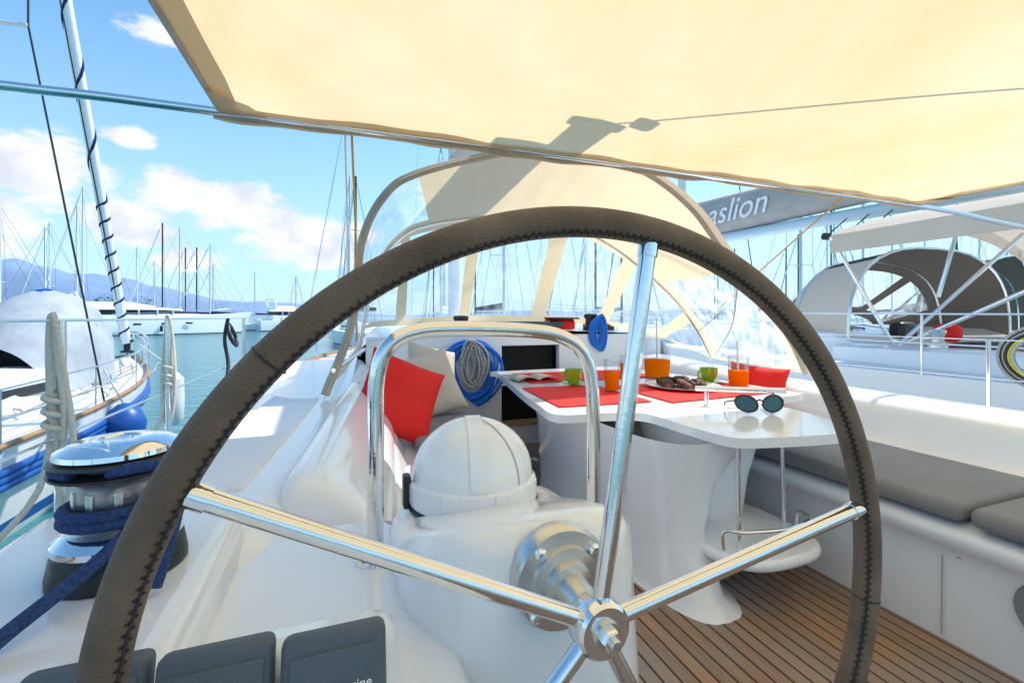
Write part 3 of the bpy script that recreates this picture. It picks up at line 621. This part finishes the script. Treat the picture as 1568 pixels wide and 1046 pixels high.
tube('frame_hoop',[(-1.25,1.89,1.0),(-1.22,1.90,1.8),(-1.12,1.91,1.96),(-.9,1.91,1.985),(-.4,1.91,1.99),(1.5,1.91,1.992),(3.6,1.91,1.98),(4.3,1.91,1.95),(5.2,1.91,1.88),(5.35,1.91,1.7),(5.38,1.9,.9)],.0155,steel,B,sm=6,res=6)
tube('frame_hoop',[(-.72,.3,.6),(-.7,-.1,1.6),(-.55,-.15,1.97),(1.5,-.2,2.08),(3.6,-.15,1.97),(3.9,0,1.6),(3.92,.3,.6)],.0155,steel,B,sm=6)
tube('tie_line',[(.02,1.91,1.98),(.05,2.45,1.55),(.06,3.0,1.1)],.005,ochre,B); tube('tie_line',[(-.005,1.91,1.98),(.01,2.4,1.5),(0,2.9,1.05)],.004,whitep,B)
tube('tie_line',[(2.85,1.91,1.985),(3.0,2.8,1.5),(3.1,3.4,1.15)],.005,ochre,B)
# ------------------------------------------------------------ sprayhood
SH=root('sprayhood')
A=[(-.1,2.45,.86),(.03,2.55,1.23),(.08,2.6,1.66),(.2,2.6,1.92),(.38,2.6,2.06),(.85,2.6,2.225),(1.235,2.6,2.295),(1.61,2.6,2.295),(1.97,2.6,2.21),(2.31,2.6,2.015),(2.575,2.6,1.75),(2.92,2.58,1.42),(3.2,2.55,1.075),(3.3,2.5,.815)]
Mi=[(.08,3.3,1.0),(.12,3.3,1.25),(.2,3.3,1.6),(.38,3.4,1.85),(.6,3.5,1.97),(.95,3.6,2.06),(1.3,3.65,2.1),(1.62,3.65,2.1),(1.95,3.65,2.06),(2.25,3.6,1.93),(2.55,3.5,1.7),(2.85,3.4,1.4),(3.05,3.35,1.12),(3.15,3.3,.87)]
Fb=[(.06,3.4,1.02),(.1,3.65,1.12),(.18,3.95,1.16),(.4,4.1,1.17),(.7,4.2,1.18),(1.0,4.25,1.19),(1.3,4.27,1.19),(1.62,4.27,1.19),(1.95,4.27,1.19),(2.25,4.2,1.18),(2.6,4.1,1.15),(2.85,3.95,1.08),(3.05,3.7,1.0),(3.15,3.42,.9)]
K=6
A_,M_,F_=[cr([Vector(p) for p in q],K) for q in(A,Mi,Fb)]
def lp(a,b,t,w=0): return [p*(1-t)+q*t+Vector((0,0,w*math.sin(i*.7+t*9)+w*.6*math.sin(i*1.7))) for i,(p,q) in enumerate(zip(a,b))]
seq=[A_,lp(A_,M_,.06),lp(A_,M_,.25,.008),lp(A_,M_,.5,.010),lp(A_,M_,.75,.008),lp(A_,M_,.92),M_,lp(M_,F_,.07),lp(M_,F_,.35),lp(M_,F_,.65),lp(M_,F_,.92),F_]
rows=seq; fm=[]
nc=len(A_)-1
for i in range(len(rows)-1):
    for j in range(nc):
        c=j/K
        if i<6:
            can=(4.0<=c<10.35) or i in(0,5) or c<.17 or c>12.8
            fm.append(0 if can else 2); continue
        can=i in(6,10) or c<.2 or c>12.8 or (3.0<=c<3.3) or (5.0<=c<5.3) or (7.33<=c<7.7) or (9.5<=c<9.8) or (11.3<=c<11.6)
        fm.append(0 if can else 1)
loft('canopy',rows,[canvas2,clear,clears],SH,fm=fm)
tube('aft_hoop_sleeve',A_,.022,trimf,SH,res=4); tube('mid_hoop',[p-Vector((0,0,.02)) for p in M_],.014,steel,SH)
loft('aft_edge_band',[[p for p in A_],[p+Vector((0,-.09,-.012)) for p in A_]],bandf,SH)
tube('brace',[(.1,2.9,1.05),(-.06,2.45,.98)],.012,steel,SH); tube('brace',[(2.75,2.62,1.6),(3.0,2.9,1.2),(3.1,3.2,.9)],.012,steel,SH,sm=4)
# ------------------------------------------------------------ table
T=root('cockpit_table')
top=rnd([(.95,1.98),(.965,2.25),(1.02,2.65),(1.19,3.6),(1.24,3.72),(2.35,3.72),(2.4,3.6),(2.6,2.7),(2.63,2.1),(2.6,2.0),(2.2,1.9),(2.12,1.6),(2.03,1.36),(1.9,1.27),(1.5,1.33),(1.4,1.4),(1.38,1.6),(1.36,1.86),(1.2,1.93)],4)
prism('table_top',top,.74,.78,gel,T,bevel=.014)
mesh('leaf_joint',[(1.45,1.9,.782),(1.456,1.9,.782),(1.456,3.7,.782),(1.45,3.7,.782)],[(0,1,2,3)],grey,T)
loft('pedestal_body',[selp(1.38,2.2,.20,.85,.079,e=3),selp(1.37,2.2,.155,.78,.12,e=3),selp(1.36,2.25,.15,.74,.35,e=3),selp(1.38,2.25,.19,.76,.55,e=3),selp(1.42,2.25,.26,.78,.66,e=3.5),selp(1.45,2.25,.30,.80,.738,e=4)],gel,T,cyc=True)
loft('end_column',[selp(1.66,1.86,.13,.22,.3,e=5),selp(1.67,1.86,.14,.24,.5,e=5),selp(1.68,1.88,.20,.30,.738,e=5)],gel,T,cyc=True)
prism('lower_shelf',[(p[0],p[1]) for p in selp(1.64,1.58,.27,.30,0,n=48,e=3)],.27,.315,gel,T,bevel=.018)
loft('shelf_bracket',[selp(1.5,1.9,.1,.25,.1,e=3),selp(1.6,1.75,.22,.34,.268,e=3)],gel,T,cyc=True)
tube('shelf_rail',[(1.42,1.42,.315),(1.42,1.42,.39),(1.47,1.36,.405),(1.65,1.325,.405),(1.82,1.36,.405),(1.87,1.45,.39),(1.87,1.46,.315)],.009,steel,T,sm=5)
for x,y in((1.50,1.42),(1.87,1.52)): tube('strut',[(x,y,.31),(x+.01,y+.02,.74)],.010,steel,T)
lathe('inspection_hatch',[(0,.01),(.075,.01),(.08,.006),(.085,0)],(1.205,2.12,.36),gelo,T,axis='X-'); lathe('latch',[(0,.012),(.018,.012),(.02,0)],(1.19,1.82,.45),black,T,axis='X-')
tube('locker_seam',[(1.195,1.9,.56),(1.205,2.3,.60),(1.205,2.8,.60)],.002,seamg,T)
box('hinge_bracket',(1.28,1.95,.70),(.03,.02,.12),M('bronze',(.22,.15,.1),.4,.6),T,bevel=.003); box('hinge_bracket',(1.15,2.5,.71),(.03,.02,.09),teaks,T,bevel=.003)
tube('fiddle_rail',[(1.74,1.94,.87),(2.12,1.72,.87)],.014,steel,T); 
for x,y in((1.79,1.912),(2.07,1.75)): tube('fiddle_post',[(x,y,.78),(x,y,.865)],.012,steel,T)
def mat_(o): 
    n_=len(o); return mesh('red_placemat',[(x,y,.7845) for x,y in o]+[(x,y,.7865) for x,y in o],[tuple(range(n_))[::-1],tuple(range(n_,2*n_))]+[(i,(i+1)%n_,(i+1)%n_+n_,i+n_) for i in range(n_)],redc,None,smooth=False)
mat_([(1.03,2.12),(1.58,2.08),(1.6,2.72),(1.08,2.78)]); mat_([(1.66,2.02),(2.52,2.08),(2.5,2.62),(1.68,2.66)]); mat_([(1.22,2.95),(2.3,2.95),(2.25,3.45),(1.28,3.5)])
def glass_(x,y,h,r,fill,straw=False,name='juice_glass'):
    e=root(name); z=.787
    lathe('glass',[(0,.002),(r*.78,.002),(r*.8,.006),(r*.97,h),(r,h),(r*.82,.0),(0,0)],(x,y,z),glass,e)
    tube('rim',[(x+r*math.cos(t),y+r*math.sin(t),z+h) for t in [k*.2618 for k in range(24)]],.0018,chrome,e,cyc=True,res=2)
    lathe('juice',[(0,.008),(r*.84,.008),(r*(.85+.16*fill),h*fill),(0,h*fill)],(x,y,z),orange,e)
    if straw: tube('straw',[(x,y,z+.03),(x+.01,y+.02,z+h*1.5)],.006,whitep,e)
glass_(1.56,2.46,.20,.050,.62); glass_(2.24,2.9,.30,.105,.45,True,name='juice_jug'); glass_(2.44,2.32,.20,.068,.54,True); glass_(2.03,3.0,.17,.05,.6)
def cup(x,y,r=.058):
    e=root('green_cup'); lathe('cup',[(0,.012),(r*.5,.012),(r*.9,.05),(r,.1),(r*1.04,.1),(r*.94,.045),(r*.55,.0),(0,0)],(x,y,.793),green,e)
    lathe('saucer',[(0,0),(r*.8,0),(r*1.5,.012),(r*1.5,.015),(r*.7,.005),(0,.005)],(x,y,.788),green,e)
    tube('handle',[(x-r*.95,y,.875),(x-r*1.5,y,.87),(x-r*1.5,y,.83),(x-r*.8,y,.82)],.007,green,e,sm=4)
cup(1.46,2.78); cup(2.38,2.52)
PL=root('pastry_plate'); lathe('plate',[(0,.004),(.15,.004),(.23,.02),(.235,.02),(.16,0),(0,0)],(2.07,2.42,.788),white,PL)
for i in range(42):
    a=random.uniform(0,6.28); rr=.16*random.random()**.6
    o=lathe('pastry',[(0,-.02),(.022,-.016),(.036,0),(.022,.016),(0,.02)],(2.07+rr*math.cos(a),2.42+rr*math.sin(a),.812+.035*(.16-rr)/.16*random.random()),brownf,PL,seg=9,angle=90); o.rotation_euler=(random.random(),random.random(),0)
BK=root('open_book')
for s_ in(-1,1):
    loft('pages',[[(1.3+s_*q*.16,3.0+yy,.79+.03*math.sin(q*math.pi)*.8+.006) for q in(0,.2,.4,.6,.8,1)] for yy in(0,.22)],page,BK,solid=.004)
SG=root('sunglasses'); sc=Vector((1.88,1.66,.83)); ax=Vector((.94,-.342,0)); fw=Vector((.342,.94,0))
for s_ in(-1,1):
    c=sc+ax*s_*.064; ringp=[c+ax*(.052*math.cos(t))+Vector((0,0,.038*math.sin(t)+(.006*math.cos(t)*s_)))+fw*(.01*math.sin(t)+.006*math.cos(t)*s_) for t in [k*.2618 for k in range(24)]]
    mesh('lens',ringp,[tuple(range(24))],lens,SG); tube('frame',ringp,.0045,black,SG,cyc=True,res=3)
    tube('temple',[c+ax*s_*.05+Vector((0,0,.015)),c+ax*s_*.054+fw*.10+Vector((0,0,-.01)),c+ax*s_*.03+fw*.16+Vector((0,0,-.04))],.0035,black,SG,sm=4)
tube('bridge',[sc-ax*.014+Vector((0,0,.012)),sc+Vector((0,0,.018)),sc+ax*.014+Vector((0,0,.012))],.004,black,SG,sm=3)
# ------------------------------------------------------------ cushions
def cushion(name,c,s,th,rot,mat):
    e=root(name); N_=14; v=[];f=[]
    for sd in(1,-1):
        for i in range(N_+1):
            for j in range(N_+1):
                u=i/N_*2-1; w=j/N_*2-1; pin=1-.09*(u*u*(1-w*w)+w*w*(1-u*u))
                h=th*max(0,(1-u**4)*(1-w**4))**.55*(1+.08*math.sin(u*5+w*3))
                v.append((u*s*pin*(1+.03*abs(w)**6),w*s*pin*(1+.03*abs(u)**6),sd*h))
    n1=(N_+1)**2
    for k in(0,1):
        for i in range(N_):
            for j in range(N_):
                a=k*n1+i*(N_+1)+j; q=(a,a+1,a+N_+2,a+N_+1); f.append(q if k else q[::-1])
    o=mesh('pillow',v,f,mat,e,sub=1); o.location=c; o.rotation_euler=rot
cushion('red_cushion',(.28,2.60,.80),.24,.07,(R(66),R(24),R(6)),redc)
cushion('beige_cushion',(.50,3.05,.79),.24,.07,(R(62),R(-12),R(12)),beigec)
cushion('beige_cushion',(.62,3.5,.82),.23,.07,(R(66),R(15),R(20)),beigec)
cushion('red_cushion',(2.70,2.42,.73),.2,.07,(R(70),R(5),R(-60)),redc)
# ------------------------------------------------------------ rope coils
RC=root('rope_coil')
for i in range(10):
    w=.155+.014*i; h=.18+.010*i; cx=1.03+random.uniform(-.012,.012)
    tube('loop',[(cx+w*math.cos(t)*(1+.08*math.sin(3*t+i)),3.86-.012*(i%4),.80+h*math.sin(t)*(1.25 if math.sin(t)<0 else .9)) for t in [k*.393 for k in range(16)]],.011,bluerope,RC,cyc=True,sm=3,res=3)
for i in range(12):
    w=.03+.0085*i; cx=1.02+random.uniform(-.03,.03); ph=random.uniform(0,6)
    tube('inner_loop',[(cx+w*math.cos(t)+.012*math.sin(2*t+ph),3.85-.014*(i%4),.84+(.14+.006*i)*math.sin(t)+.01*math.sin(3*t+ph)) for t in [k*.393 for k in range(16)]],.010,greyrope,RC,cyc=True,sm=3,res=3)
RD=root('deck_rope_coil')
for i in range(8): tube('loop',[(3.62+(.08+.012*i)*math.cos(t),1.55+(.09+.012*i)*math.sin(t),.60+.008*(i%3)) for t in [k*.5236 for k in range(12)]],.008,creamr,RD,cyc=True,sm=3)
def cabinwinch(x,y,z,rope):
    e=root('cabin_winch'); lathe('drum',[(0,0),(.075,0),(.075,.03),(.055,.05),(.052,.1),(.07,.13),(.07,.15),(.05,.16),(0,.16)],(x,y,z),black,e)
    if rope:
        for i in range(7): tube('coil',[(x-.02+.06*math.cos(t)+.012*i,y-.12-.01*(i%3),z-.03+(.13+.008*i)*math.sin(t)) for t in [k*.5236 for k in range(12)]],.011,bluerope,e,cyc=True,sm=3)
cabinwinch(.98,4.05,1.1,False); cabinwinch(2.32,4.05,1.12,True)
e=root('line_bag'); box('bag',(2.02,4.15,1.17),(.3,.16,.12),redc,e,bevel=.04); box('flap',(2.02,4.1,1.235),(.3,.2,.02),black,e,bevel=.008)
# ------------------------------------------------------------ right neighbour yacht
NR=sailboat(8.2,-1.6,0,20,5.6,1.75,19,name='neighbouring_yacht',jib=True,det=True,cab=False,stripe=navy,boom=False)
NR2=root('neighbour_deckhouse')
D_=[]
for y,z in [(3.8,.85),(4.4,1.05),(6.5,1.12),(8,.95),(9,.7)]:
    D_.append([(6.2,y,.62),(6.3,y,z-.05),(6.5,y,z),(8.2,y,z+.05),(9.9,y,z),(10.1,y,z-.05),(10.2,y,.62)])
loft('coachroof',D_,gel,NR2,angle=50)
loft('coaming',[[(6.0,y,.6),(6.05,y,.86),(6.15,y,.9),(6.45,y,.9),(6.55,y,.82),(6.6,y,.5)] for y in(-2,0,2,4.2)],gel,NR2,angle=50)
for x,y in((6.3,3.2),(6.3,2.3),(6.7,4.5)): lathe('winch',[(0,.2),(.07,.2),(.08,.17),(.06,.14),(.055,.06),(.09,.03),(.09,0)],(x,y,.9 if y<4 else 1.05),alu,NR2,seg=20)
box('instrument_panel',(7.3,4.1,1.05),(.35,.2,.25),black,NR2,bevel=.06); box('gear_bag',(7.9,3.9,1.02),(.26,.3,.26),redc,NR2,bevel=.1); lathe('helm_pod',[(0,.5),(.12,.48),(.16,.3),(.18,0)],(8.9,3.0,.85),gel,NR2,seg=20)
for i,c_ in enumerate([bluerope,creamr,greyrope,creamr,bluerope]): tube('line',[(6.5+i*.12,4.4,1.08),(6.8+i*.15,5.4,1.14),(7.6+i*.1,7.6,1.12)],.012,c_,NR2,sm=3)
hood('neighbour_sprayhood',8.35,4.25,1.95,.85,1.42,1.9,greyfab,clear,shade_mat=darkfab)  # beige hood; the dark fabric paints in the shade of its inside
hood('neighbour_sprayhood',13.2,5.2,2.0,.9,1.6,1.9,darkfab,clear)
BN=root('neighbour_bimini'); rows=[]
for y in [.2,.8,1.6,2.4,3.2,3.8,4.2]: rows.append([(6.0+4.6*i/20,y,2.32+.42*math.sin(math.pi*i/20)**.8+.01*math.sin(i*2+y*3)) for i in range(21)])
loft('canvas',rows,greyfab,BN)
for y in(.2,4.2): loft('valance',[[(6.0+4.6*i/20,y,2.32+.42*math.sin(math.pi*i/20)**.8) for i in range(21)],[(6.0+4.6*i/20,y+.02,2.16+.38*math.sin(math.pi*i/20)**.8) for i in range(21)]],greyfab,BN)
loft('side_valance',[[(6.0,y,2.32),(5.98,y,2.08)] for y in(.2,2,4.2)],greyfab,BN)
multi('frame',[[(6.0,4.2,2.3),(6.57,3.78,.85)],[(6.57,3.78,.85),(7.3,2.9,2.2)],[(6.0,2.0,2.3),(6.2,2.4,.85)],[(7.2,3.4,2.55),(7.1,3.6,1.5)],[(10.5,4.2,2.3),(10.2,3.7,.85)],[(6.57,3.78,.85),(6.0,1.0,2.25)]],.024,steel,BN,res=4)
BB=root('neighbour_boom'); tube('boom',[(8.2,9.6,3.1),(8.2,3.2,2.95)],.11,M('boom_paint',(.55,.68,.75),.3),BB)
br=[]
for t in range(11):
    q=t/10; yy=9.4-5.6*q; hh=.95-.3*q
    br.append([(8.2+.26*math.cos(a)*(1-.2*q),yy,3.15+hh*.5+hh*.5*math.sin(a)) for a in [k*math.pi/6 for k in range(12)]])
loft('sail_bag',br,M('bag_grey',(.46,.43,.40),.8,bump=.5,bs=6,var=.15),BB,cyc=True,caps=True)
tx=bpy.data.curves.new('lettering','FONT'); tx.body='aslion'; tx.size=.70; tx.shear=.3; tx.extrude=.004; tx.materials.append(white)
o=add('lettering',tx,BB); o.location=(7.925,8.45,3.36); o.rotation_euler=(R(90),0,R(-90))
for i in range(3): lathe('block',[(0,-.04),(.06,-.04),(.06,.04),(0,.04)],(7.6,5.4-.35*i,2.6),black,BB,axis='X-',seg=16)
multi('block_lines',[[(8.2,5.4-.35*i,3),(7.6,5.4-.35*i,2.6)] for i in range(3)],.01,black,BB)
HC=root('hose_coil'); yh=M('yellow_hose',(.7,.6,.05),.5)
for i in range(9): tube('loop',[(4.75+.02*math.cos(i),1.75+(.20+.010*i)*math.cos(t),.95+(.16+.010*i)*math.sin(t)) for t in [k*.5236 for k in range(12)]],.011,[greyrope,creamr,yh,black][i%4],HC,cyc=True,sm=3)
